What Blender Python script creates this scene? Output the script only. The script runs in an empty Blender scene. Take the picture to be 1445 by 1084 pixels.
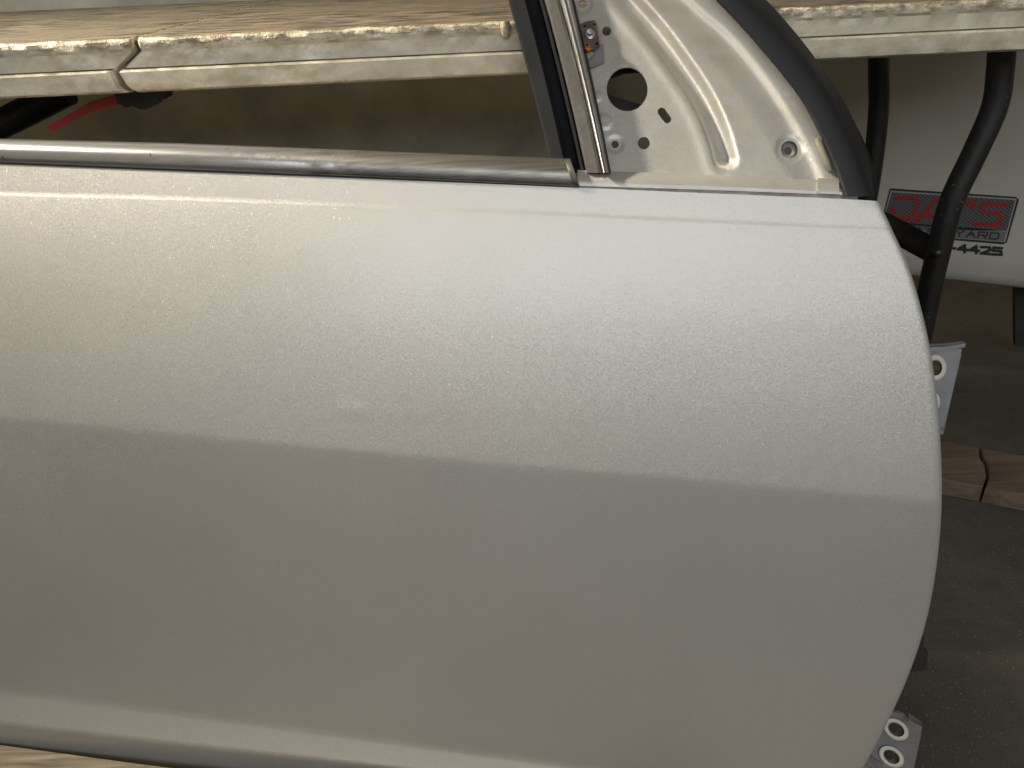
import bpy, bmesh, math, random
from mathutils import Vector, Matrix
from mathutils import noise as mnoise
from mathutils.geometry import delaunay_2d_cdt
random.seed(4)
sc = bpy.context.scene
COL = sc.collection
# ------------------------------------------------------------------ camera
CAM = Vector((0, 0, .87)); PITCH = math.radians(29); ROLL = math.radians(2.6)
LENS = 28.0; FP = 1445*LENS/36
FW = Vector((0, math.cos(PITCH), -math.sin(PITCH)))
R0 = Vector((1, 0, 0)); U0 = Vector((0, math.sin(PITCH), math.cos(PITCH)))
RT = math.cos(ROLL)*R0 - math.sin(ROLL)*U0
UP = math.sin(ROLL)*R0 + math.cos(ROLL)*U0
cd = bpy.data.cameras.new('camera'); cam = bpy.data.objects.new('camera', cd); COL.objects.link(cam)
cd.lens = LENS; cd.sensor_width = 36; cd.clip_start = .02; cd.clip_end = 200
M3 = Matrix((RT, UP, -FW)).transposed()
cam.matrix_world = Matrix.Translation(CAM) @ M3.to_4x4()
sc.camera = cam
# ------------------------------------------------------------------ light
w = bpy.data.worlds.new('World'); sc.world = w; w.use_nodes = True
bg = w.node_tree.nodes['Background']
bg.inputs['Color'].default_value = (1, .84, .58, 1); bg.inputs['Strength'].default_value = .21
sc.view_settings.view_transform = 'Standard'; sc.view_settings.look = 'None'
sc.view_settings.exposure = 0; sc.view_settings.gamma = 1
def area(name, loc, target, sx, sy, power, color, spread=180):
    l = bpy.data.lights.new(name, 'AREA'); l.shape = 'RECTANGLE'; l.size = sx; l.size_y = sy
    l.energy = power; l.color = color; l.spread = math.radians(spread)
    o = bpy.data.objects.new(name, l); COL.objects.link(o); o.location = loc
    o.rotation_euler = (Vector(target)-Vector(loc)).to_track_quat('-Z', 'Y').to_euler()
    return o
area('window_light', (-3.05, 1.42, 3.3), (-.2, .76, .52), .32, .32, 16.5, (1, .90, .73), 30)
area('doorway_light', (.45, -2.3, 2.2), (.2, .7, .5), 4.8, 1.4, 80, (.86, .93, 1))
# ------------------------------------------------------------------ projection helpers: photo pixel -> point on a real plane
def ray(x, y): return FW*FP + RT*(x-722.5) - UP*(y-542)
def at_z(x, y, z): d = ray(x, y); return CAM + d*((z-CAM.z)/d.z)
def at_y(x, y, Y): d = ray(x, y); return CAM + d*(Y/d.y)
YAW = math.radians(7); LEAN = math.radians(15)
DN = Vector((-math.sin(YAW)*math.cos(LEAN), -math.cos(YAW)*math.cos(LEAN), math.sin(LEAN)))
DU = Vector((math.cos(YAW), -math.sin(YAW), 0)); DV = DN.cross(DU)
D0 = Vector((0, .585, 0))
def wh(x):                                     # plan curvature of the door
    return -.026*((x-560)/780)**2 if x > 560 else -.012*((x-560)/700)**2
def on_door(x, y, wv=0.0):
    d = ray(x, y); return CAM + d*(((wv+wh(x)) - (CAM-D0).dot(DN))/d.dot(DN))
TILT = math.radians(25)
DN2 = (math.cos(TILT)*DN + math.sin(TILT)*DV).normalized()
TOPW = [0.0]
def on_top(x, y, wv=0.0):                      # the window frame leans in from the belt line
    b = on_door(820, 258, TOPW[0]) - DN*wh(820); d = ray(x, y)
    return CAM + d*(((wv-TOPW[0]+wh(x)) - (CAM-b).dot(DN2))/d.dot(DN2))
CP = Vector((.93, 1.66, 0)); CNV = Vector((.242, .970, 0)).normalized()
CU = Vector((.970, -.242, 0)).normalized()
def on_car(x, y, off=0.0):
    d = ray(x, y); return CAM + d*(((CP-CAM).dot(CNV)-off)/d.dot(CNV))
def lerp(a, b, t): return a + (b-a)*t
def poly(pts, x):
    for (x0, y0), (x1, y1) in zip(pts, pts[1:]):
        if x <= x1 or (x1, y1) == pts[-1]: return y0 + (y1-y0)*(x-x0)/(x1-x0)
def polyy(pts, y): return poly([(b, a) for a, b in pts], y)
def spline(pts, n):                            # Catmull-Rom through points
    P = [Vector(p) for p in pts]; P = [P[0]*2-P[1]] + P + [P[-1]*2-P[-2]]; out = []
    for i in range(1, len(P)-2):
        for k in range(n):
            t = k/n; a, b, c, d = P[i-1], P[i], P[i+1], P[i+2]
            out.append(.5*((2*b)+(c-a)*t+(2*a-5*b+4*c-d)*t*t+(3*b-a-3*c+d)*t**3))
    out.append(P[-2]); return out
def ss(a, b, x):
    t = max(0, min(1, (x-a)/(b-a))); return t*t*(3-2*t)
FZ = -.092                                     # floor level
# ------------------------------------------------------------------ object helpers
def mesh_obj(name, verts, faces, mat, parent=None, smooth=True, sharp=None, origin=None):
    o0 = parent_origin(parent) if parent else (origin or Vector((0, 0, 0)))
    me = bpy.data.meshes.new(name)
    me.from_pydata([tuple(Vector(v)-o0) for v in verts], [], faces)
    bm = bmesh.new(); bm.from_mesh(me); bmesh.ops.recalc_face_normals(bm, faces=bm.faces); bm.to_mesh(me); bm.free()
    me.materials.append(mat)
    if smooth:
        me.shade_smooth()
        if sharp: me.set_sharp_from_angle(angle=math.radians(sharp))
    o = bpy.data.objects.new(name, me); COL.objects.link(o)
    if parent: o.parent = parent
    else: o.location = o0
    return o
def parent_origin(p):
    v = p.location.copy()
    while p.parent: p = p.parent; v += p.location
    return v
def thing(name, label, cat, loc):
    o = bpy.data.objects.new(name, None); COL.objects.link(o); o.location = loc
    o.empty_display_size = .05; o['label'] = label; o['category'] = cat; return o
def structure(o): o['kind'] = 'structure'; return o
def grid_faces(nr, nc, off=0, close=False):
    f = []
    for i in range(nr-1):
        for j in range(nc-1): f.append((off+i*nc+j, off+i*nc+j+1, off+(i+1)*nc+j+1, off+(i+1)*nc+j))
    return f
def sweep(name, sections, mat, parent, caps=True, sharp=35, origin=None):  # list of closed sections (loops of equal length)
    n = len(sections[0]); V = [p for s in sections for p in s]; Fc = []
    for i in range(len(sections)-1):
        for j in range(n):
            k = (j+1) % n; Fc.append((i*n+j, i*n+k, (i+1)*n+k, (i+1)*n+j))
    if caps: Fc += [tuple(range(n)), tuple((len(sections)-1)*n+j for j in range(n))]
    return mesh_obj(name, V, Fc, mat, parent, True, sharp, origin)
def tube(name, pts, rad, mat, parent, n=14, flat=1.0):
    P = [Vector(p) for p in pts]; secs = []
    for i, p in enumerate(P):
        t = (P[min(i+1, len(P)-1)]-P[max(i-1, 0)]).normalized()
        a = t.cross(Vector((0, 1, 0)) if abs(t.y) < .9 else Vector((1, 0, 0))).normalized(); b = t.cross(a)
        r = rad[i] if isinstance(rad, (list, tuple)) else rad
        secs.append([p + a*r*math.cos(q*2*math.pi/n) + b*r*flat*math.sin(q*2*math.pi/n) for q in range(n)])
    return sweep(name, secs, mat, parent, sharp=50)
def cdt_plate(name, outline, holes, place, depth, mat, parent, step=None, hfun=None, sharp=40):
    """flat plate cut from a pixel outline with real holes; place(x,y,w) puts a pixel on its plane"""
    def inside(p, L):
        c = False; j = len(L)-1
        for i in range(len(L)):
            xi, yi = L[i]; xj, yj = L[j]
            if (yi > p[1]) != (yj > p[1]) and p[0] < (xj-xi)*(p[1]-yi)/(yj-yi)+xi: c = not c
            j = i
        return c
    pts = []; edges = []
    for L in [outline]+holes:
        b = len(pts); pts += [Vector(p) for p in L]
        edges += [(b+i, b+(i+1) % len(L)) for i in range(len(L))]
    nb = len(pts)
    if step:
        xs = [p[0] for p in outline]; ys = [p[1] for p in outline]; y = min(ys); r = 0
        while y < max(ys):
            x = min(xs)+(step/2 if r % 2 else 0)
            while x < max(xs):
                q = (x, y)
                if inside(q, outline) and not any(inside(q, h) for h in holes) and min((q[0]-p.x)**2+(q[1]-p.y)**2 for p in pts[:nb]) > (step*.6)**2:
                    pts.append(Vector(q))
                x += step
            y += step*.87; r += 1
    v2, e2, f2, _, _, _ = delaunay_2d_cdt(pts, edges, [], 0, 1e-6)
    fs = []
    for f_ in f2:
        c = sum((v2[i] for i in f_), Vector((0, 0)))/len(f_)
        if inside(c, outline) and not any(inside(c, h) for h in holes): fs.append(tuple(f_))
    h = hfun or (lambda x, y: 0.0)
    V = [place(v.x, v.y, h(v.x, v.y)) for v in v2]; n = len(V)
    # back skin: pushed straight back along the plate's own normal
    o_ = place(v2[0].x, v2[0].y, 0); nd = (place(v2[0].x, v2[0].y, -.01)-o_)
    nrm = DN if place is on_door else (DN2 if place is on_top else None)
    if nrm is not None: B = [p - nrm*depth for p in V]
    else: B = [p + CNV*depth for p in V] if place is on_car else [p + Vector((0, 1, 0))*depth for p in V]
    cnt = {}
    for f_ in fs:
        for a, b in zip(f_, f_[1:]+f_[:1]): cnt.setdefault(frozenset((a, b)), []).append((a, b))
    F = fs + [tuple(n+i for i in reversed(f_)) for f_ in fs]
    for k, L in cnt.items():
        if len(L) == 1: a, b = L[0]; F.append((b, a, n+a, n+b))
    return mesh_obj(name, V+B, F, mat, parent, True, sharp)
def circ(cx, cy, rx, ry=None, n=20, rot=0.0):
    ry = ry or rx; c, s = math.cos(rot), math.sin(rot); out = []
    for i in range(n):
        a = 2*math.pi*i/n; x, y = rx*math.cos(a), ry*math.sin(a); out.append((cx+x*c-y*s, cy+x*s+y*c))
    return out
# ------------------------------------------------------------------ materials
class NT:
    def __init__(s, name):
        s.m = bpy.data.materials.new(name); s.m.use_nodes = True; s.t = s.m.node_tree; s.t.nodes.clear()
        s.out = s.n('ShaderNodeOutputMaterial'); s.b = s.n('ShaderNodeBsdfPrincipled'); s.l(s.b.outputs[0], s.out.inputs[0])
        s.tc = s.n('ShaderNodeNewGeometry').outputs['Position']
    def n(s, t, **k):
        x = s.t.nodes.new(t)
        for a, b in k.items(): setattr(x, a, b)
        return x
    def l(s, a, b): s.t.links.new(a, b)
    def val(s, k, v): s.b.inputs[k].default_value = v
    def map(s, scale=(1, 1, 1), loc=(0, 0, 0), rot=(0, 0, 0)):
        m = s.n('ShaderNodeMapping'); s.l(s.tc, m.inputs[0]); m.inputs['Scale'].default_value = scale
        m.inputs['Location'].default_value = loc; m.inputs['Rotation'].default_value = rot; return m.outputs[0]
    def noise(s, scale, detail=4, rough=.6, vec=None, dist=0):
        x = s.n('ShaderNodeTexNoise'); x.inputs['Scale'].default_value = scale; x.inputs['Detail'].default_value = detail
        x.inputs['Roughness'].default_value = rough; x.inputs['Distortion'].default_value = dist
        s.l(vec if vec else s.tc, x.inputs['Vector']); return x.outputs['Fac']
    def ramp(s, fac, stops):
        r = s.n('ShaderNodeValToRGB'); s.l(fac, r.inputs[0]); e = r.color_ramp.elements
        while len(e) < len(stops): e.new(.5)
        for q, (p, c) in zip(e, stops): q.position = p; q.color = (*c, 1) if len(c) == 3 else c
        return r.outputs[0]
    def mix(s, fac, a, b, mode='MIX'):
        x = s.n('ShaderNodeMix', data_type='RGBA', blend_type=mode)
        for sock, v in ((x.inputs[0], fac), (x.inputs[6], a), (x.inputs[7], b)):
            if isinstance(v, (int, float)): sock.default_value = v
            elif isinstance(v, tuple): sock.default_value = (*v, 1)
            else: s.l(v, sock)
        return x.outputs[2]
    def math(s, op, a, b=0.0):
        x = s.n('ShaderNodeMath', operation=op)
        for sock, v in ((x.inputs[0], a), (x.inputs[1], b)):
            if isinstance(v, (int, float)): sock.default_value = v
            else: s.l(v, sock)
        return x.outputs[0]
    def bump(s, h, strength=.3, dist=.001):
        b = s.n('ShaderNodeBump'); b.inputs['Strength'].default_value = strength; b.inputs['Distance'].default_value = dist
        s.l(h, b.inputs['Height']); s.l(b.outputs[0], s.b.inputs['Normal']); return b.outputs[0]
W = (1, 1, 1); K = (0, 0, 0)
def paint_mat(name, dirt=0.0, flake=.044, rust=False):
    m = NT(name)
    vor = m.n('ShaderNodeTexVoronoi'); vor.inputs['Scale'].default_value = 2000; m.l(m.tc, vor.inputs['Vector'])
    sub = m.n('ShaderNodeVectorMath', operation='SUBTRACT'); m.l(vor.outputs['Color'], sub.inputs[0]); sub.inputs[1].default_value = (.5, .5, .5)
    scl = m.n('ShaderNodeVectorMath', operation='SCALE'); m.l(sub.outputs[0], scl.inputs[0]); wn = m.n('ShaderNodeTexWhiteNoise'); m.l(vor.outputs['Position'], wn.inputs['Vector'])
    m.l(m.math('MULTIPLY', m.math('ADD', 1.0, m.math('MULTIPLY', m.math('GREATER_THAN', wn.outputs['Value'], .95), 1.6)), flake*4), scl.inputs['Scale'])
    geo = m.n('ShaderNodeNewGeometry')
    add = m.n('ShaderNodeVectorMath', operation='ADD'); m.l(scl.outputs[0], add.inputs[0]); m.l(geo.outputs['Normal'], add.inputs[1])
    nor = m.n('ShaderNodeVectorMath', operation='NORMALIZE'); m.l(add.outputs[0], nor.inputs[0]); m.l(nor.outputs[0], m.b.inputs['Normal'])
    base = (.43, .416, .388)
    c = m.mix(m.ramp(m.noise(5, 3), [(.35, K), (.7, W)]), base, (.455, .441, .412))
    if dirt:
        f = m.math('MULTIPLY', m.ramp(m.noise(28, 6, .65), [(.48, K), (.68, W)]), dirt)
        c = m.mix(f, c, (.24, .20, .13))
    if rust:
        f = m.ramp(m.noise(60, 6, .7, m.map((1, 1, 3))), [(.38, K), (.68, W)])
        c = m.mix(f, c, (.25, .175, .11))
        m.val('Metallic', .2)
    else: m.val('Metallic', .6)
    m.l(c, m.b.inputs['Base Color']); m.val('Roughness', .48)
    m.val('Coat Weight', 0.0 if dirt else .2); m.val('Coat Roughness', .13)
    return m.m
PAINT = paint_mat('silver_metallic_paint'); PAINT_D = paint_mat('silver_paint_dirty', .25, .046); RUST = paint_mat('silver_paint_rusty', 0, .05, True)
def simple(name, col, rough=.5, metal=0.0, var=.25, sc_=30, bump=0.0):
    m = NT(name); f = m.noise(sc_, 5, .65)
    m.l(m.mix(m.ramp(f, [(.3, K), (.7, W)]), tuple(c*(1-var) for c in col), tuple(min(1, c*(1+var)) for c in col)), m.b.inputs['Base Color'])
    m.val('Roughness', rough); m.val('Metallic', metal)
    if bump: m.bump(m.noise(sc_*8, 3), bump, .001)
    return m.m
RUBBER = simple('dark_grey_rubber', (.008, .0085, .010), .85, 0, .3, 25, .2)
RUBBER.node_tree.nodes['Principled BSDF'].inputs['Specular IOR Level'].default_value = .2
SATIN = NT('black_satin_trim'); SATIN.val('Base Color', (.007, .008, .011, 1)); SATIN.val('Specular IOR Level', .3)
SATIN.l(SATIN.ramp(SATIN.noise(8, 3), [(.3, (.52,)*3), (.7, (.62,)*3)]), SATIN.b.inputs['Roughness']); SATIN = SATIN.m
TUBE = NT('black_powder_coat')
TUBE.l(TUBE.mix(TUBE.math('MULTIPLY', TUBE.ramp(TUBE.noise(190, 4, .6), [(.64, K), (.70, W)]), TUBE.ramp(TUBE.noise(14, 4), [(.45, K), (.6, W)])), (.011, .011, .011), (.16, .15, .14)), TUBE.b.inputs['Base Color'])
TUBE.l(TUBE.ramp(TUBE.noise(22, 5, .7), [(.35, (.34,)*3), (.65, (.6,)*3)]), TUBE.b.inputs['Roughness']); TUBE.bump(TUBE.noise(240, 3), .25, .001); TUBE = TUBE.m
BLACK = simple('black_plastic', (.010, .010, .010), .5)
def brushed(name, col, rough, axis, dull=True):
    m = NT(name); s = [160, 160, 160]
    v = m.map((3, 260, 260)) if axis == 0 else m.map((220, 220, 5))
    streak = m.noise(1, 5, .7, v); blot = m.noise(16, 6, .7)
    c = m.mix(m.ramp(streak, [(.3, K), (.7, W)]), tuple(x*.72 for x in col), col)
    c = m.mix(m.math('MULTIPLY', m.ramp(blot, [(.5, K), (.72, W)]), .55 if dull else .2), c, (.20, .18, .15))
    m.l(c, m.b.inputs['Base Color']); m.val('Metallic', .85)
    m.l(m.ramp(m.noise(9, 5, .6), [(.35, (rough,)*3), (.65, (rough+.16,)*3)]), m.b.inputs['Roughness'])
    m.bump(m.math('ADD', streak, m.math('MULTIPLY', m.ramp(m.noise(140, 3, .5), [(.24, K), (.30, W)]), 1.5)), .10, .0008)
    return m.m
# belt moulding: polished at the rear, dulled and streaked towards the front
def moulding_mat():
    m = NT('weathered_bright_trim')
    streak = m.noise(1, 6, .7, m.map((4, 300, 300), rot=(0, 0, -YAW)))
    sx = m.n('ShaderNodeSeparateXYZ'); m.l(m.tc, sx.inputs[0])
    mr = m.n('ShaderNodeMapRange'); m.l(sx.outputs[0], mr.inputs[0]); mr.inputs[1].default_value = -.36; mr.inputs[2].default_value = -.06
    wob = m.math('ADD', mr.outputs[0], m.math('MULTIPLY', m.math('SUBTRACT', m.noise(22, 5, .7), .5), 1.2))
    dull = m.ramp(wob, [(.35, K), (.65, W)])
    c1 = m.mix(m.ramp(streak, [(.3, K), (.7, W)]), (.50, .50, .52), (.66, .66, .68))
    c2 = m.mix(m.ramp(streak, [(.3, K), (.72, W)]), (.13, .12, .105), (.30, .285, .26))
    c = m.mix(dull, c1, c2)
    pit = m.ramp(m.noise(120, 4, .6, m.map((1, 1, 1))), [(.26, W), (.31, K)])
    c = m.mix(pit, c, (.05, .045, .04)); m.l(c, m.b.inputs['Base Color'])
    m.val('Metallic', .9); m.l(m.mix(dull, (.20,)*3, (.42,)*3), m.b.inputs['Roughness'])
    m.bump(m.math('ADD', m.math('MULTIPLY', streak, .5), m.math('MULTIPLY', pit, -1.0)), .10, .0008)
    return m.m
TRIM = moulding_mat()
STRIP = brushed('oxidised_aluminium', (.125, .12, .11), .48, 2); RAIL = brushed('bright_rail_metal', (.36, .355, .35), .31, 2, False)
ZINC = simple('zinc_grey_steel', (.24, .245, .26), .42, .6, .12, 40)
BUSH = simple('ivory_nylon', (.52, .50, .42), .5, 0, .12, 80)
BROWN = simple('brown_regulator_plate', (.085, .062, .050), .55, .2, .35, 90)
ORANGE = simple('orange_rust', (.42, .13, .02), .8, 0, .5, 300, .5)
SEAL = simple('yellowed_sealer', (.22, .205, .14), .7, 0, .15, 150, .4)
STUD = simple('steel_stud', (.55, .56, .58), .3, .9, .08, 60)
def plastic_table():
    m = NT('stained_white_plastic'); geo = m.n('ShaderNodeNewGeometry'); sn = m.n('ShaderNodeSeparateXYZ'); m.l(geo.outputs['Normal'], sn.inputs[0])
    sp = m.n('ShaderNodeSeparateXYZ'); m.l(m.tc, sp.inputs[0])
    top = m.ramp(sn.outputs[2], [(.80, K), (.97, W)])
    # side faces: cream with grime
    g = m.noise(26, 7, .68, m.map((1, 1, 1.6))); g2 = m.noise(7, 4, .6)
    side = m.mix(m.ramp(g, [(.36, K), (.66, W)]), (.39, .315, .205), (.75, .675, .525))
    side = m.mix(m.ramp(g2, [(.42, K), (.72, W)]), side, (.48, .43, .33))
    specks = m.ramp(m.noise(150, 5, .7, m.map((1, 1, 1.5))), [(.57, K), (.67, W)])
    near_edge = m.ramp(m.math('ABSOLUTE', m.math('SUBTRACT', sp.outputs[2], .7665)), [(.018, K), (.033, W)])
    side = m.mix(m.math('MULTIPLY', specks, m.math('MULTIPLY', near_edge, .9)), side, (.10, .075, .04))
    crumb = m.ramp(m.noise(75, 6, .75, m.map((.6, 1, 1.6))), [(.44, K), (.56, W)])
    lipz = m.ramp(m.math('ABSOLUTE', m.math('SUBTRACT', sp.outputs[2], .7915)), [(.004, W), (.011, K)])
    side = m.mix(m.math('MULTIPLY', crumb, m.math('MULTIPLY', lipz, .85)), side, (.17, .125, .07))
    # top: brown stain streaked along the table with pale scratches
    st = m.noise(1, 7, .72, m.map((16, 50, 40), rot=(0, 0, .12))); s2 = m.noise(5, 5, .6)
    tp = m.mix(m.ramp(st, [(.42, K), (.58, W)]), (.026, .019, .011), (.165, .13, .088))
    tp = m.mix(m.ramp(s2, [(.45, K), (.7, W)]), tp, (.115, .088, .055))
    scr = m.ramp(m.noise(1, 4, .6, m.map((14, 260, 40), rot=(0, 0, .35)), .6), [(.66, K), (.72, W)])
    tp = m.mix(m.math('MULTIPLY', scr, .6), tp, (.30, .26, .19))
    m.l(m.mix(top, side, tp), m.b.inputs['Base Color']); m.val('Roughness', .55)
    lip = m.ramp(m.math('ABSOLUTE', m.math('SUBTRACT', sp.outputs[2], .792)), [(.0, W), (.012, K)])
    m.bump(m.math('ADD', m.noise(300, 4, .6), m.math('MULTIPLY', m.math('MULTIPLY', m.noise(110, 4, .7), lip), 7)), .30, .0014)
    return m.m
TABLE = plastic_table()
WHITECAR = simple('white_car_paint', (.40, .38, .335), .35, 0, .06, 5)
CREAM = simple('cream_white_board', (.58, .53, .42), .55, 0, .38, 3.2)
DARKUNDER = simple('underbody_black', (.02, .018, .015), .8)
STICK = NT('sticker_grey')
_w = STICK.n('ShaderNodeTexWave', wave_type='BANDS', bands_direction='DIAGONAL'); STICK.l(STICK.map((1, 1, 1)), _w.inputs['Vector']); _w.inputs['Scale'].default_value = 95
STICK.l(STICK.mix(_w.outputs['Fac'], (.025, .025, .026), (.10, .10, .104)), STICK.b.inputs['Base Color']); STICK.val('Roughness', .5); STICK = STICK.m
BAND = simple('sticker_band_grey', (.12, .12, .122), .5, 0, .05); RIMB = simple('sticker_black', (.012, .012, .012), .5, 0, .05)
RED = simple('sticker_red', (.21, .014, .012), .45, 0, .06); REDP = simple('red_plastic', (.33, .018, .02), .45, 0, .15)
SILV = simple('sticker_silver', (.24, .24, .245), .5, 0, .05)
def wood_mat(name, a, b, sc_=(3, 60, 60), rz=0.0):
    m = NT(name); g = m.noise(1, 6, .65, m.map(sc_, rot=(0, 0, rz)), .8)
    c = m.mix(m.ramp(g, [(.35, K), (.68, W)]), a, b)
    c = m.mix(m.math('MULTIPLY', m.ramp(m.noise(14, 5), [(.5, K), (.75, W)]), .5), c, tuple(x*.5 for x in a))
    m.l(c, m.b.inputs['Base Color']); m.val('Roughness', .8); m.bump(g, .5, .0015); return m.m
WOOD = wood_mat('rough_sawn_wood', (.10, .066, .042), (.18, .125, .082)); BOARD = wood_mat('weathered_tan_board', (.055, .042, .025), (.19, .155, .10), (5, 70, 70), .2)
def concrete():
    m = NT('stained_concrete')
    c = m.mix(m.ramp(m.noise(2.2, 8, .62), [(.35, K), (.68, W)]), (.05, .044, .034), (.115, .102, .08))
    c = m.mix(m.math('MULTIPLY', m.ramp(m.noise(9, 7, .7), [(.5, K), (.75, W)]), .6), c, (.04, .034, .026))
    c = m.mix(m.ramp(m.noise(420, 2, .5), [(.66, K), (.74, W)]), c, (.28, .26, .22))
    m.l(c, m.b.inputs['Base Color']); m.val('Roughness', .75); m.bump(m.noise(160, 6, .7), .35, .0015); return m.m
CONC = concrete()
# ------------------------------------------------------------------ floor
structure(mesh_obj('floor', [(-14, -8, FZ), (14, -8, FZ), (14, 16, FZ), (-14, 16, FZ)], [(0, 1, 2, 3)], CONC))
# ================================================================== CAR DOOR
door = thing('car_door', 'silver metallic car door with its glass and mirror removed, leaning by the folding table', 'car door', D0)
TOP = [(-260, 221), (0, 232), (400, 248), (820, 265), (1000, 273), (1190, 281), (1240, 284)]
SHO = [(-260, 262), (0, 273), (230, 279), (500, 289), (800, 302), (1080, 315), (1258, 322)]
CRE = [(-260, 560), (0, 586), (350, 619), (700, 651), (1000, 676), (1329, 706)]
FLA = [(-260, 942), (0, 976), (400, 1029), (760, 1077), (1175, 1130)]
BOT = [(-260, 987), (0, 1020), (400, 1065), (800, 1110), (1140, 1150)]
FLG = [(-260, 1027), (0, 1061), (400, 1106), (800, 1142), (1118, 1164)]
EDGE = spline([(1232, 274), (1240, 284), (1258, 322), (1282, 376), (1300, 436), (1314, 500), (1323, 570), (1328, 640), (1329, 706), (1325, 770), (1316, 835), (1302, 895), (1280, 958), (1252, 1020), (1216, 1086), (1180, 1125), (1140, 1150), (1118, 1164), (1085, 1175)], 10)
EDGE = [(p.x, p.y) for p in EDGE]
TOP, SHO, CRE, FLA, BOT, FLG = [[(p.x, p.y) for p in spline(L, 10)] for L in (TOP, SHO, CRE, FLA, BOT, FLG)]
keys = [TOP, SHO, CRE, FLA, BOT, FLG]
# slope of the skin (degrees facing up) along the way down, between key rows
slopes = [(11, 10, 8), (11.5, 0.5, 46), (-4.0, -7.0, 46), (6, 9, 9), (-15, -20, 7)]
rows = []                                      # (key index, t, w)
LX = -240
wv = 0.0; rowdefs = []
TT = [[i/n for i in range(n+1)] for a, b, n in slopes]
TT[1] = [0, .006] + [.012+(.975-.012)*i/41 for i in range(42)] + [.986, .994, 1.0]
TT[2] = [0, .009, .020, .034] + [.034+.966*i/43 for i in range(1, 44)]
slopes = [(a, b, len(t)-1) for (a, b, n), t in zip(slopes, TT)]
for k, (a, b, n) in enumerate(slopes):
    pa, pb = keys[k], keys[k+1]
    A = on_door(600, poly(pa, 600)); B = on_door(600, poly(pb, 600)); Ld = (A-B).length
    for i in range(n):
        rowdefs.append((k, TT[k][i], wv)); t = (TT[k][i]+TT[k][i+1])/2
        tt = t**.7 if k == 1 else t
        sl = lerp(a, b, tt)
        if k == 1 and i == 0: sl = 23                       # tight bead of the shoulder line
        if k == 2 and i < 2: sl = (-1.0, -2.6)[i]           # rolled body line
        wv += math.tan(math.radians(sl))*Ld*(TT[k][i+1]-TT[k][i])
rowdefs.append((4, 1.0, wv))
wcre = [r[2] for r in rowdefs if r[0] == 2][0]
WB = -wcre; TOPW[0] = WB
rowdefs = [(k, t, x-wcre) for k, t, x in rowdefs]
# soften the crease and the flare lines a little
ws = [r[2] for r in rowdefs]
sm = ws[:]
rowdefs = [(k, t, s) for (k, t, _), s in zip(rowdefs, sm)]
NCOL = 130
V = []; SV = [j/(NCOL-1) for j in range(NCOL)]
SV = [s for s in SV if s < .99] + [.99, .993, .996, .998, .9992, 1.0]
nc = len(SV)
def row_pix(k, t, s):
    xr = lerp(keys[k][-1][0], keys[k+1][-1][0], t)
    yr = lerp(keys[k][-1][1], keys[k+1][-1][1], t)
    xr = polyy(EDGE, yr)
    x = lerp(LX, xr, s)
    y = lerp(poly(keys[k], min(x, keys[k][-1][0]) if False else lerp(LX, keys[k][-1][0], s)), poly(keys[k+1], lerp(LX, keys[k+1][-1][0], s)), t)
    if k in (1, 2): y += 0
    return x, y
def dent(x, y): return .00055*math.exp(-((x-498)/15)**2-((y-578)/7)**2) + .00016*math.exp(-((x-560)/60)**2-((y-583)/6)**2) - .00010*math.exp(-((x-640)/110)**2-((y-590)/22)**2)
for (k, t, wr) in rowdefs:
    for s in SV:
        x, y = row_pix(k, t, s)
        rnd = 0.0
        e = (1-s)/.0055
        if e < 1: rnd = -.0024*(1-math.sqrt(max(0, 1-(1-e)**2)))
        V.append(on_door(x, y, wr+dent(x, y)+rnd))
nr = len(rowdefs); Fc = grid_faces(nr, nc)
# hem: the skin folds back along the front edge, bottom and top
base = len(V)
for i in range(nr): V.append(V[i*nc+nc-1] - DN*.012 - DU*.003)
for i in range(nr-1): Fc.append((i*nc+nc-1, base+i, base+i+1, (i+1)*nc+nc-1))
b2 = len(V)
for j in range(nc): V.append(V[(nr-1)*nc+j] - DN*.020 + DV*.004)
for j in range(nc-1): Fc.append(((nr-1)*nc+j, (nr-1)*nc+j+1, b2+j+1, b2+j))
mesh_obj('outer_panel', V, Fc, PAINT, door, True, 50)
# inner panel: the pressed shell behind the skin
INB = []
for s in range(0, 21):
    INB.append((lerp(LX+15, 1215, s/20), poly(TOP, min(lerp(LX+15, 1215, s/20), 1240))+18))
for (x, y) in EDGE[22:-48:6]: INB.append((x-26, y))
for s in range(20, -1, -1):
    xx = lerp(LX+15, 1090, s/20); INB.append((xx, poly(FLG, xx)-75))
f0 = [on_door(x, y, WB-.02 if i < 21 else -.066) for i, (x, y) in enumerate(INB)]
f1 = [p - DN*.08 + DV*0 for p in [on_door(x, y, -.066) for x, y in INB]]
sweep('inner_panel', [f0, f1], PAINT_D, door, True, 30)
# ---- belt ledge in front of the window opening (right part)
def strip(name, lines, xs, mat, parent, sharp=35, end_x=None):
    V = [on_door(x+dx, poly(pl, x), wv_) for pl, wv_, dx in lines for x in xs]
    return mesh_obj(name, V, grid_faces(len(lines), len(xs)), mat, parent, True, sharp)
L0 = [(800, 240), (1000, 246), (1190, 256)]
xs = [lerp(815, 1188, i/40) for i in range(41)]
def shift(L, d): return [(a, b+d) for a, b in L]
L1 = [(800, 251), (1000, 258), (1190, 267)]; L2 = [(800, 256), (1000, 262.5), (1190, 271)]; L3 = [(800, 262), (1000, 268), (1190, 275.5)]; L4 = [(800, 265.5), (1000, 274), (1190, 282)]
strip('belt_ledge', [(shift(L0, 3), WB-.030, 0), (L0, WB-.021, 0), (L1, WB-.0085, 0), (L2, WB-.0060, 0), (L3, WB-.0058, 0), (L3, WB-.012, 0)], xs, PAINT_D, door)
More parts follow.
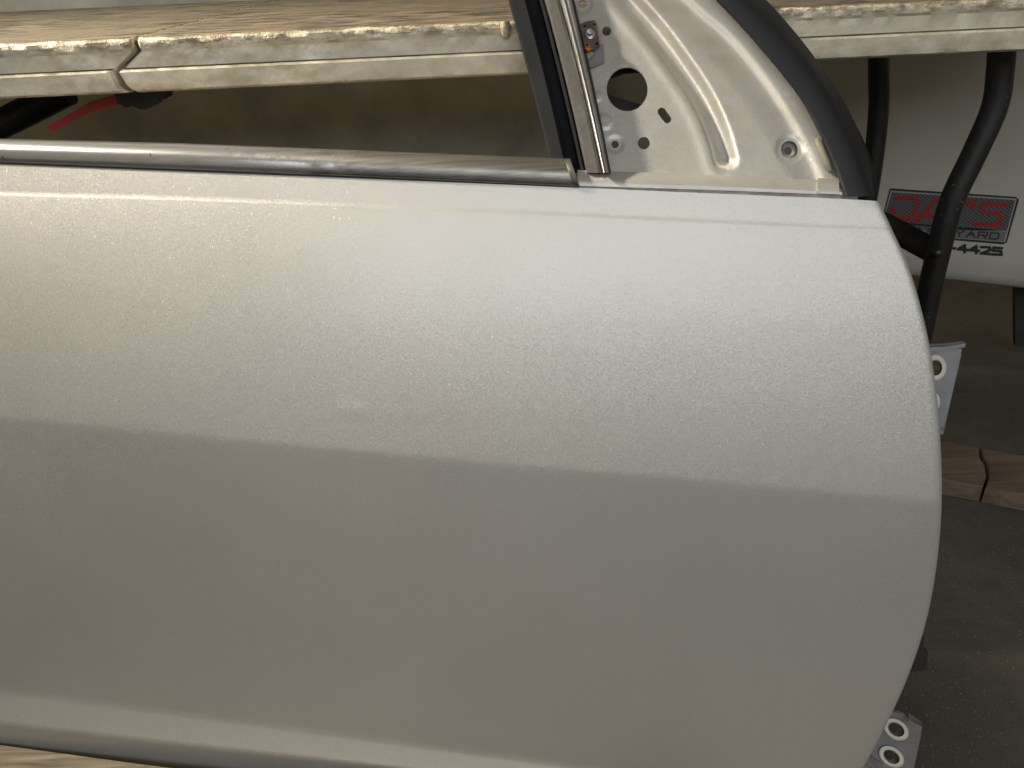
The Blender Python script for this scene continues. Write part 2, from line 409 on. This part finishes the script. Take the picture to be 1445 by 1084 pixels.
strip('rusty_seam', [(shift(L3, -1.5), WB-.0068, 0), (shift(L3, 2), WB-.0075, 0), (L4, WB-.0055, 0), (shift(L4, 3), WB-.005, 0)], xs, RUST, door)
# end block of the ledge with brushed-on seam sealer
sw = []
for x in (1154, 1160, 1176, 1184):
    sw.append([on_door(x, poly(L0, x)-3, WB-.016), on_door(x, poly(L1, x), WB-.004), on_door(x+1, poly(L3, x)-1, WB-.003), on_door(x, poly(L3, x), WB-.012), on_door(x, poly(L0, x), WB-.024)])
sweep('seam_sealer', sw, PAINT_D, door, True, 60)
# ---- bright belt moulding
MT = [(-260, 186), (0, 196), (250, 202), (500, 212), (800, 224)]
MB_ = [(-260, 220), (0, 230), (250, 240), (500, 250), (818, 264.5)]
secs = []
prof = [(0, -.015), (.03, -.009), (.08, -.0055), (.15, -.002), (.22, .0005), (.30, .0026), (.38, .0042), (.46, .0052), (.55, .0057), (.68, .0058), (.80, .0055), (.90, .0047), (.915, .0039), (.93, .0050), (1.0, .0046), (1.0, -.006)]
NS = 60
for i in range(NS+1):
    xt = lerp(-240, 804, i/NS); xb = lerp(-240, 818, i/NS); s = []
    for t, wv_ in prof:
        x = lerp(xt, xb, t); y = lerp(poly(MT, min(xt, 800)), poly(MB_, xb), t)
        s.append(on_door(x, y, WB-.004+wv_))
    secs.append(s)
mould = sweep('belt_moulding', secs, TRIM, door, True, 40)
# folded end of the moulding
se = []
for dx, sc2 in ((-9, 1.0), (-7, 1.08), (0.5, 1.08)):
    s = []
    for t, wv_ in prof:
        x = lerp(804, 818, t)+dx*.9; y = lerp(224.5, 264.5, t)+(-.5 if t < .5 else .3)
        s.append(on_door(x, y, WB-.004+(wv_*1.0+(.0009 if sc2 > 1 else 0))))
    se.append(s)
sweep('end_cap', se, STRIP, mould, True, 40)
# black strip standing in for the shadow line under the moulding
gs = []
for i in range(41):
    x = lerp(-240, 816, i/40); y = poly(MB_, x)
    gs.append([on_door(x, y-2, WB-.006), on_door(x, y-1, WB+.0010), on_door(x, y+.7, WB+.0004), on_door(x, y+1.3, WB-.006)])
sweep('shadow_line', gs, BLACK, door, True)
# ---- window post: run channel, oxidised strip, bright rails
Y0, Y1 = -150.0, 244.0
def post(name, prof, mat, sharp=25, parent=door, wob=0.0):
    secs = []
    n = 26
    for i in range(n+1):
        yy = lerp(Y0, Y1, i/n); t = yy/240.0
        bow = 1.8*(1-(2*t-1)**2) if 0 < t < 1 else 0
        secs.append([on_top(lerp(x0, x1, t)+bow, yy, WB+w_) for x0, x1, w_ in prof])
    return sweep(name, secs, mat, parent, True, sharp)
post('run_channel', [(717, 779, -.030), (720, 782, -.012), (740, 798, -.010), (743, 801, -.014), (746, 804, -.026), (758, 816, -.026), (764, 822, -.014), (766, 824, -.014), (768, 826, -.05), (717, 779, -.05)], RUBBER)
post('channel_strip', [(768.5, 826, -.030), (769, 827, -.008), (772, 830, -.005), (785, 844, -.004), (789, 848, -.0055), (790, 849, -.03)], STRIP)
post('bright_rail', [(789.5, 848.5, -.030), (790.5, 849.5, -.002), (793, 851, .0015), (796, 852, .002), (797, 852.8, -.0005), (799, 853.6, -.0002), (802, 855.5, .003), (804.5, 857, .0025), (806.5, 858.5, -.002), (807, 859, -.03)], RAIL)
post('seal_line', [(806.5, 858.6, -.030), (807.3, 859, -.006), (809.6, 861, -.008), (811, 862, -.030)], BLACK)
# ---- mirror corner panel with pressed groove and holes
WP = WB-.020
GC = [(820, -70), (852, -35), (886, 5), (922, 46), (957, 93), (989, 142), (1010, 188), (1021, 226)]
RC = [(900, -75), (983, 6), (1030, 47), (1077, 102), (1113, 155), (1138, 199), (1158, 241), (1166, 262)]
def sdist(L, x, y):
    best = 1e9; sg = 1
    for (x0, y0), (x1, y1) in zip(L, L[1:]):
        dx, dy = x1-x0, y1-y0; t = max(0, min(1, ((x-x0)*dx+(y-y0)*dy)/(dx*dx+dy*dy)))
        qx, qy = x-(x0+t*dx), y-(y0+t*dy); d = math.hypot(qx, qy)
        if d < best: best = d; sg = 1 if (dx*qy-dy*qx) < 0 else -1
    return best*sg
GC = [(p.x, p.y) for p in spline(GC, 5)]; RC = [(p.x, p.y) for p in spline(RC, 5)]
def sail_h(x, y):
    s = sdist(GC, x, y); fade = ss(246, 224, y)
    h = 0.0
    h += -.0115*ss(-15, -2, s)*(1-ss(3, 24, s))*fade
    h += .0022*ss(4, 24, s)                               # the field right of the groove sits a little higher
    h += .0016*math.exp(-((s+21)/9)**2) - 0
    r = sdist(RC, x, y)
    h += -.0032*ss(-50, -14, r)*(1-ss(-13, 3, r)) + .0012*ss(-13, 3, r)
    # raised pads round the bolt holes
    for cx, cy, rr in ((868, 204, 12.0), (822, 6, 14.0)):
        d = math.hypot(x-cx, y-cy); h += -.0016*(1-ss(rr-2, rr+1, d))
    d = math.hypot(x-853, y-172); h += .0014*(1-ss(9.5, 11.5, d))
    d = math.hypot(x-843, y-136); h += .0010*(1-ss(5.5, 7.5, d))
    d = math.hypot(x-1114, y-211); h += -.0012*(1-ss(16, 22, d))
    return h + WP
slot = []
for i in range(9): a = math.pi*(.78+i/8); slot.append((934+6.0*math.cos(a), 158+6.0*math.sin(a)))
for i in range(9): a = math.pi*(-.22+i/8); slot.append((941.5+6.0*math.cos(a), 168+6.0*math.sin(a)))
TI = spline([(890, -95), (952, -45), (1009, 0), (1049, 42), (1094, 94), (1130, 141), (1157, 191), (1177, 235), (1192, 279)], 6)
outl = [(770, -95), (812, 60), (830, 130), (856, 250), (900, 252), (1000, 255), (1100, 259), (1190, 264)]
outl += [(p.x+9, p.y) for p in reversed(TI) if p.y < 262]
holes = [circ(885, 126, 29, 31, 40), circ(856, 44, 6.3, 6.6, 18), slot, circ(908.5, 202, 8.6, 8.8, 20), circ(1114, 211, 12.2, 12.4, 24), circ(868, 204, 5.2, 5.4, 16), circ(822, 6, 5.8, 5.8, 16)]
cdt_plate('mirror_panel', outl, holes, on_top, .0016, PAINT_D, door, 2.8, sail_h, 60)
# second skin behind the holes
cdt_plate('backing_plate', [(1090, 190), (1140, 190), (1145, 238), (1092, 238)], [circ(1112, 213, 5.6, 5.6, 18)], on_top, .0015, PAINT_D, door, 5, lambda x, y: WP-.008+.004*ss(14, 5, math.hypot(x-1112, y-213)))
cdt_plate('inner_bracket', [(840, 128), (850, 131), (918, 152), (925, 185), (845, 185)], [], on_top, .002, BLACK, door, None, lambda x, y: WP-.035)
cdt_plate('inner_flange', [(862, 85), (912, 85), (910, 101), (880, 103), (862, 110)], [], on_top, .002, BLACK, door, None, lambda x, y: WP-.02)
# ---- window regulator plate, stud and rust
cdt_plate('mounting_bracket', [(818, 60), (851, 62), (853, 86), (842, 91), (826, 96), (820, 92)], [], on_top, .003, ZINC, door, None, lambda x, y: WP+.0055)
rp = cdt_plate('regulator_plate', [(814, 36), (828, 30), (839, 28.5), (843, 32), (846, 63), (838, 70), (828, 73), (820, 72)], [circ(825, 37.5, 2.2, 2.4, 10), circ(839, 35, 2.2, 2.4, 10), circ(842, 62, 2.2, 2.5, 10), circ(828.5, 64.5, 2.2, 2.3, 10)], on_top, .004, BROWN, door, None, lambda x, y: WP+.011)
st = []
for r_, w_ in ((6.5, .010), (6.5, .0125), (4.3, .013), (4.2, .020), (3.4, .0215), (1.2, .022)):
    st.append([on_top(a-(w_-.01)*60, b-(w_-.01)*420, WP+w_) for a, b in circ(833, 49, r_, r_*1.05, 16)])
sweep('stud', st, STUD, rp, True, 40)
blob = []
random.seed(9)
bl = circ(830, 69, 5.5, 4.2, 18); bl = [(a+random.uniform(-1.3, 1.3), b+random.uniform(-1.1, 1.1)) for a, b in bl]
for q, w_ in ((1.0, .0115), (.9, .014), (.5, .0155)):
    blob.append([on_top(830+(a-830)*q, 69+(b-69)*q, WP+w_) for a, b in bl])
sweep('rust_lump', blob, ORANGE, rp, True, 60)
bl = [(824, 74), (829, 72), (836, 73), (839, 76), (835, 80), (831, 84), (827, 83), (824, 79)]
sweep('sealer_patch', [[on_top(a, b, WP+.005) for a, b in bl], [on_top(a, b, WP+.0085) for a, b in bl]], SEAL, door, True, 40)
# ---- black pillar trim, curved and wrapped back on its outer side
TI2 = [(900, -95), (962, -45), (1009, 0), (1049, 42), (1094, 94), (1130, 141), (1157, 191), (1177, 235), (1192, 278)]
TR_ = [(945, -95), (1008, -45), (1059, 0), (1105, 47), (1149, 100), (1188, 166), (1206, 204), (1219, 237), (1233, 277)]
TO_ = [(968, -95), (1030, -45), (1081, 0), (1119, 42), (1151, 83), (1191, 143), (1214, 192), (1228, 232), (1233.5, 272)]
a_, b_, c_ = spline(TI2, 8), spline(TR_, 8), spline(TO_, 8)
secs = []
for p, q, o in zip(a_, b_, c_):
    s = [on_top(p.x+4, p.y, WB-.022), on_top(p.x, p.y, WB-.010), on_top(p.x+.6, p.y-.3, WB-.0075)]
    for t in (.12, .3, .5, .7, .88, .97, 1.0):
        m_ = p.lerp(q, t); s.append(on_top(m_.x, m_.y, WB-.0060+.0030*math.sin(math.pi*min(1, t*1.0)*.8) - .0035*max(0, t-.85)/.15))
    s += [on_top(q.lerp(o, .5).x, q.lerp(o, .5).y, WB-.020), on_top(o.x, o.y, WB-.036), on_top(o.x-6, o.y+3, WB-.038)]
    secs.append(s)
sweep('pillar_trim', secs, SATIN, door, True, 28)
# rubber seal behind the lower end of the trim
sl = spline([(1190, 150), (1212, 192), (1224, 222), (1231, 252), (1234, 274)], 6)
sweep('rubber_seal', [[on_top(p.x-6, p.y, WB-.036), on_top(p.x+3, p.y, WB-.036), on_top(p.x+4, p.y, WB-.05), on_top(p.x-6, p.y, WB-.05)] for p in sl], RUBBER, door, True)
sealp = [(1150, 197), (1155, 194), (1162, 203), (1170, 222), (1176, 238), (1174, 243), (1168, 242), (1160, 224), (1152, 206)]
sweep('adhesive_patch', [[on_top(a, b, WP+.001) for a, b in sealp], [on_top(a, b, WP+.0062) for a, b in sealp], [on_top(1163+(a-1163)*.8, 219+(b-219)*.9, WP+.0072) for a, b in sealp]], SEAL, door, True, 60)
# ---- hinges on the front edge
def ring(cx, cy, rx, ry, ri, wv_, h, mat, parent, rot=0.0, name='bushing'):
    secs = []
    for q, dz in ((1.0, 0), (1.0, h*.7), (.93, h), (ri+.07, h), (ri, h*.8), (ri, -h*1.2)):
        secs.append([on_door(a, b, wv_+dz) for a, b in circ(cx, cy, rx*q, ry*q, 28, rot)])
    n = 28; Vv = [p for s in secs for p in s]; Ff = []
    for i in range(len(secs)-1):
        for j in range(n): k = (j+1) % n; Ff.append((i*n+j, i*n+k, (i+1)*n+k, (i+1)*n+j))
    return mesh_obj(name, Vv, Ff, mat, parent, True, 40)
WHN = -.045
hb = cdt_plate('hinge', [(1270, 494), (1357, 492), (1356, 503), (1334, 598), (1333, 606), (1270, 606)], [circ(1320, 520, 9, 11, 20), circ(1318, 566, 8, 10, 20)], on_door, .005, ZINC, door, None, lambda x, y: WHN)
hb['label'] = 'upper hinge bracket with pale nylon bushings'
ring(1320, 519, 15.5, 18, .62, WHN, .0022, BUSH, hb); ring(1314, 567, 13, 15, .6, WHN, .0022, BUSH, hb)
def flange(name, pa, pb, parent, mat=ZINC, thick=.004):
    # a folded strip: pa = pixels along its rear edge, pb = along its front edge, each with w
    A = [on_door(*q) for q in pa]; B = [on_door(*q) for q in pb]; up = DV*thick
    secs = [[a, b, b+up, a+up] for a, b in zip(A, B)]
    return sweep(name, secs, mat, parent, True, 30)
flange('hinge_flange', [(1275, 492, WHN-.004), (1330, 490, WHN-.004), (1357, 487, WHN-.004)], [(1275, 497, WHN+.018), (1330, 495, WHN+.018), (1362, 490, WHN+.016)], hb)
flange('hinge_flange', [(1275, 606, WHN-.004), (1333, 604, WHN-.004)], [(1275, 612, WHN+.010), (1331, 613, WHN+.010)], hb)
WL = -.066
hl = cdt_plate('hinge', [(1195, 1075), (1226, 1040), (1255, 1004), (1275, 1008), (1300, 1026), (1300, 1036), (1284, 1110), (1230, 1135), (1195, 1110)], [circ(1265, 1030, 12, 8.2, 22, .62), circ(1258, 1068, 12, 7.6, 22, .62)], on_door, .005, ZINC, door, None, lambda x, y: WL)
hl['label'] = 'lower hinge bracket with two ivory bushings'
ring(1264.5, 1029.5, 19.5, 13.5, .66, WL, .003, BUSH, hl, .62); ring(1258, 1068, 19.5, 13, .66, WL, .003, BUSH, hl, .62)
flange('hinge_flange', [(1282, 1010, WL-.003), (1301, 1024, WL-.003)], [(1281, 1020, WL+.012), (1301, 1030, WL+.012)], hl)
flange('hinge_flange', [(1220, 1062, WL), (1246, 1082, WL)], [(1216, 1070, WL+.012), (1240, 1092, WL+.012)], hl)
cs = [[on_door(a, b, -.070) for a, b in L] for L in [[(1270, 890), (1299, 889), (1301, 913), (1306, 915), (1303, 940), (1270, 944)]]]
cs.append([p+DN*.008 for p in cs[0]])
sweep('door_check', [cs[0], cs[1]], BLACK, door, True, 30)

# ================================================================== FOLDING TABLE
TS = 1.069; ZT = .7952; YF = .965; YBK = 1.63
tab = thing('folding_table', 'stained white plastic folding table with black tube legs behind the car door', 'table', (-.38, 1.2, 0))
# edge profile: (distance out from the lip, height below the top)
PROF = [(.0, .0), (-.0035, .0008), (-.0065, .003), (-.0082, .0065), (-.0080, .0105), (-.0062, .0135), (-.0072, .026), (-.0078, .0285), (-.0128, .0296), (-.0142, .0318), (-.0136, .045), (-.0118, .0500), (-.008, .0525), (-.002, .0535), (.008, .0535)]
def zig(h):                                       # x of the interlocking joint as a function of depth below the top
    return TS*poly([(0, -.372), (.013, -.372), (.018, -.376), (.031, -.397), (.036, -.398), (.048, -.391), (.054, -.384), (.08, -.384)], min(h/TS, .079))
def half(xend, side):
    secs = []; N = 420; random.seed(5 if side < 0 else 6)
    for i in range(N+1):
        s = []
        for (dy, h) in [(a*TS, b*TS) for a, b in PROF]:
            if side < 0: x = lerp(xend, zig(h)-.0015 - .004*ss(.03, .06, h), i/N)
            else: x = lerp(zig(h)+.0035, xend, i/N)
            yy = YF + dy + .010*x
            if h < .016: yy += .0022*(mnoise.noise(Vector((x*55, h*140, side*3.0)))) + .0010*mnoise.noise(Vector((x*170, h*200, 7.0)))
            if h > .050: yy += .0012*mnoise.noise(Vector((x*40, h*90, 2.0)))
            # round the ends back into the joint
            e = (N-i) if side < 0 else i
            if e == 0: yy += .006
            elif e == 1: yy += .0008
            s.append(Vector((x, yy, ZT-h+(.0012*mnoise.noise(Vector((x*38, 3.0, side*2.0))) if h < .012 else 0))))
        xb = s[0].x; xk = s[-1].x
        s += [Vector((xk, YF+.03, ZT-.030)), Vector((xk, YBK-.02, ZT-.030)), Vector((xb, YBK, ZT-.045)), Vector((xb, YBK+.004, ZT-.006)), Vector((xb, YBK, ZT))]
        secs.append(s)
    # pull column positions toward the joint so the ends are crisp
    return secs
lh = sweep('table_half', half(-1.55, -1), TABLE, tab, True, 32)
rh = sweep('table_half', half(1.05, 1), TABLE, tab, True, 32)
# moulded nub hanging from the lip
nub = []
for q, r_ in ((0, .0045), (.004, .0058), (.009, .0056), (.014, .0042), (.017, .0015)):
    c = at_y(713, 30, YF-.012); c = Vector((c.x, c.y, c.z-q)); nub.append([c+Vector((r_*math.cos(a*.5236), r_*math.sin(a*.5236), 0)) for a in range(12)])
sweep('drip_nub', nub, SEAL if False else TABLE, rh, True, 50)
def at_yl(L): return [at_y(*q) for q in L]
sp = spline(at_yl([(1414, 60, 1.08), (1412, 95, 1.08), (1404, 150, 1.08), (1376, 215, 1.08), (1345, 280, 1.08), (1328, 340, 1.08), (1314, 400, 1.09), (1300, 470, 1.10), (1282, 560, 1.10), (1262, 660, 1.11)]), 5)
sp.append(Vector((sp[-1].x-.02, sp[-1].y+.01, FZ)))
leg = tube('leg', sp, .0165, TUBE, tab)
sp = spline(at_yl([(1240, 70, 1.40), (1240, 110, 1.40), (1240, 150, 1.40), (1234, 215, 1.40), (1222, 290, 1.40), (1200, 370, 1.40)]), 5); sp.append(Vector((sp[-1].x-.08, sp[-1].y, FZ)))
tube('leg', sp, .0165, TUBE, tab)
a = at_yl([(1236, 306, 1.2), (1270, 329, 1.17), (1312, 352, 1.11)])
tube('brace', a, [.013, .018, .020], TUBE, tab, 12, .35)
bc = at_y(1323, 357, 1.062)
tube('bolt', [bc+Vector((0, .008, 0)), bc, bc+Vector((0, -.004, 0)), bc+Vector((0, -.006, 0))], [.0075, .0075, .006, .003], STUD if False else TUBE, leg, 12)
a = at_yl([(-120, 236, 1.15), (-20, 186, 1.15), (40, 156, 1.15), (95, 128, 1.15)])
tube('brace', a, .019, TUBE, tab, 12)
latch = [(67, 178), (108, 155), (126, 144), (165, 134), (168, 148), (130, 158), (110, 167), (73, 186)]
sweep('latch_lever', [[at_y(x, y, 1.05) for x, y in latch], [at_y(x, y, 1.05)+Vector((0, .012, 0)) for x, y in latch]], REDP, tab, True, 30)
hin = [(160, 128), (166, 146), (178, 152), (188, 150), (196, 154), (206, 155), (216, 150), (222, 142), (232, 140), (232, 128)]
sweep('joint_hinge', [[at_y(x, y, 1.045) for x, y in hin], [at_y(x, y, 1.045)+Vector((0, .03, 0)) for x, y in hin]], BLACK, tab, True, 40)

# ================================================================== WHITE CAR BEHIND
car = thing('parked_car', 'white car body side with a dealer sticker, parked in the shade behind the folding table', 'car', CP.copy())
# body side: slab with rounded sill, running left and away from the camera
ZBa, ZBb = on_car(1310, 396), on_car(1445, 411)
secs = []
for i in range(31):
    u_ = lerp(-3.6, 1.1, i/30); b = CP + CU*u_
    s = []; ua = (ZBa-CP).dot(CU); ub = (ZBb-CP).dot(CU); ZB = max(.12, lerp(ZBa.z, ZBb.z, (u_-ua)/(ub-ua)))
    for off, z in ((0, 1.25), (.006, .95), (.012, .75), (.012, .55), (.012, .40), (.0105, ZB+.07), (.005, ZB+.03), (-.004, ZB+.009), (-.018, ZB), (-.10, ZB), (-.12, ZB+.06), (-.12, 1.25)):
        p = b - CNV*off; s.append(Vector((p.x, p.y, z)))
    secs.append(s)
sweep('body_panel', secs, WHITECAR, car, True, 40)
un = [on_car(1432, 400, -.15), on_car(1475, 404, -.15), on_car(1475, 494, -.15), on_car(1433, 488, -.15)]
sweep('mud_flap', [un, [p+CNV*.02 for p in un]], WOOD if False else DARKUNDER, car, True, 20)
# sticker: flat print on the panel, 2 mm proud layers
def flat(name, pts, off, mat, parent, th=.0006):
    A = [on_car(x, y, off) for x, y in pts]; return sweep(name, [[p+CNV*th for p in A], A], mat, parent, True, 20)
stk = flat('sticker', [(1239, 344), (1241, 329), (1255, 268), (1257, 266), (1434, 278), (1438, 282), (1421, 342), (1416, 345), (1330, 337.5)][1:], .0128, RIMB, car)
flat('sticker_border', [(1243, 325), (1256.5, 269), (1435, 280.5), (1418.5, 342), (1330, 335)], .0132, SILV, stk)
flat('sticker_field', [(1243.5, 324.5), (1258.5, 271.5), (1432.5, 282.5), (1421, 325.5), (1340, 320), (1243, 312)], .0136, STICK, stk)
flat('sticker_band', [(1243, 315), (1340, 321.5), (1420, 327), (1416.5, 341), (1330, 334), (1243, 325)], .0136, BAND, stk)
def stroke(name, lines, wd, off, mat, parent):
    V = []; F = []
    for L in lines:
        for (x0, y0), (x1, y1) in zip(L, L[1:]):
            d = math.hypot(x1-x0, y1-y0); ux, uy = (x1-x0)/d, (y1-y0)/d; e = wd*.42
            q = [(x0-ux*e-uy*wd/2, y0-uy*e+ux*wd/2), (x0-ux*e+uy*wd/2, y0-uy*e-ux*wd/2), (x1+ux*e+uy*wd/2, y1+uy*e-ux*wd/2), (x1+ux*e-uy*wd/2, y1+uy*e+ux*wd/2)]
            b = len(V); oo = off+.00004*len(F)
            V += [on_car(x, y, oo) for x, y in q]; F.append((b, b+1, b+2, b+3))
    return mesh_obj(name, V, F, mat, parent, False)
def fr(u_, v_):                                  # sticker frame: u 0..1 across, v 0..1 down the red part
    tl, tr, bl, br = (1256, 269), (1435, 281), (1243, 315), (1421, 326.5)
    return (lerp(lerp(tl[0], tr[0], u_), lerp(bl[0], br[0], u_), v_), lerp(lerp(tl[1], tr[1], u_), lerp(bl[1], br[1], u_), v_))
def G(L): return [fr(*q) for q in L]
RL = [[G([(.07, .20), (.22, .20), (.24, .30), (.24, .72), (.20, .82), (.06, .82), (.06, .55)])],
      [G([(.27, .90), (.37, .22), (.43, .22), (.47, .88)]), G([(.33, .66), (.45, .66)])],
      [G([(.49, .20), (.54, .50), (.64, .18)]), G([(.54, .50), (.53, .90)])],
      [G([(.68, .16), (.675, .34)])],
      [G([(.93, .20), (.76, .20), (.75, .30), (.77, .46), (.90, .50), (.92, .60), (.92, .76), (.88, .84), (.73, .84)])]]
def fb(u_, v_):
    tl, tr, bl, br = (1244, 315.5), (1419.5, 328), (1243, 327.5), (1416, 341)
    return (lerp(lerp(tl[0], tr[0], u_), lerp(bl[0], br[0], u_), v_), lerp(lerp(tl[1], tr[1], u_), lerp(bl[1], br[1], u_), v_))
GL = {'C': [[(1, .05), (0, .05), (0, .95), (1, .95)]], 'A': [[(0, .95), (.5, .05), (1, .95)], [(.25, .6), (.75, .6)]],
      'R': [[(0, .95), (0, .05), (1, .05), (1, .5), (.1, .5)], [(.5, .5), (1, .95)]], 'Y': [[(0, .05), (.5, .5), (1, .05)], [(.5, .5), (.5, .95)]],
      'D': [[(0, .05), (.85, .05), (1, .2), (1, .8), (.85, .95), (0, .95), (0, .2)]],
      '3': [[(0, .05), (1, .05), (1, .48), (.3, .48)], [(1, .48), (1, .95), (0, .95)]], '-': [[(.1, .55), (.9, .55)]],
      '4': [[(.72, .95), (.72, .05), (0, .62), (1, .62)]], '2': [[(0, .1), (.9, .05), (1, .4), (0, .93), (1, .93)]],
      '5': [[(1, .05), (.1, .05), (.05, .45), (.9, .45), (.95, .9), (0, .94)]]}
def letters(groups, wd, off, mat, parent, nm='letter'):
    for g in groups: stroke(nm, g, wd, off, mat, parent)
def word(txt, u0, dw, gap, fun, v0, v1):
    out = []; u_ = u0
    for ch in txt:
        out.append([[fun(u_+q[0]*dw, lerp(v0, v1, q[1])) for q in L] for L in GL[ch]])
        u_ += dw+gap
    return out
letters(RL, 6.5, .0141, RED, stk)
letters(word('CAR', .16, .075, .035, fb, .18, .82) + word('YARD', .60, .068, .026, fb, .12, .84), 1.9, .0141, RIMB, stk)
def fn(u_, v_):
    x = lerp(1320, 1415, u_); yt = lerp(341.5, 349, u_); return (x, lerp(yt, yt+12.5, v_))
letters(word('3-4425', .0, .135, .036, fn, .08, .94), 3.7, .0126, RIMB, stk, 'digit')

# ================================================================== WOOD
def block(name, pts, z1, z0, mat, parent=None, origin=None):
    A = [at_z(x, y, FZ+z1) for x, y in pts]; c = sum(A, Vector())/len(A)
    A2 = [a+(a-c).normalized()*-.003 for a in A]
    secs = [[Vector((a.x, a.y, FZ+z0)) for a in A], [Vector((a.x, a.y, FZ+z1-.003)) for a in A], [Vector((a.x, a.y, FZ+z1)) for a in A2]]
    return sweep(name, secs, mat, parent, True, 50, origin)
org = at_z(1390, 660, FZ)
wb = thing('wooden_block', 'cracked length of rough timber lying on the concrete under the table', 'timber', org)
block('timber_piece', [(1240, 606), (1381, 631), (1383, 645), (1390, 656), (1392, 672), (1387, 687), (1250, 662)], .036, .002, WOOD, wb)
block('timber_piece', [(1384, 632), (1520, 656), (1530, 716), (1391, 688), (1395, 672), (1393, 655), (1386, 644)], .036, .002, WOOD, wb)
pl = block('wooden_board', [(-260, 1018), (0, 1051), (200, 1077), (1000, 1176), (1000, 1300), (-260, 1260)], .064, .001, BOARD, None, at_z(0, 1120, FZ))
pl['label'] = 'weathered tan board on the floor under the lower edge of the car door'; pl['category'] = 'board'

# cream board standing on edge behind the left half of the table
YB = 1.80; xr_ = at_y(775, 160, YB).x
bs = []
for x in (-3.2, xr_-.004, xr_):
    r_ = .004 if x == xr_ else 0
    bs.append([Vector((x, YB+r_, FZ)), Vector((x, YB+r_, 1.5)), Vector((x, YB+.03-r_, 1.5)), Vector((x, YB+.03-r_, FZ))])
wp = sweep('upright_board', bs, CREAM, None, True, 30, Vector((-1.2, YB, FZ)))
wp['label'] = 'cream white board standing upright behind the left half of the table'; wp['category'] = 'board'
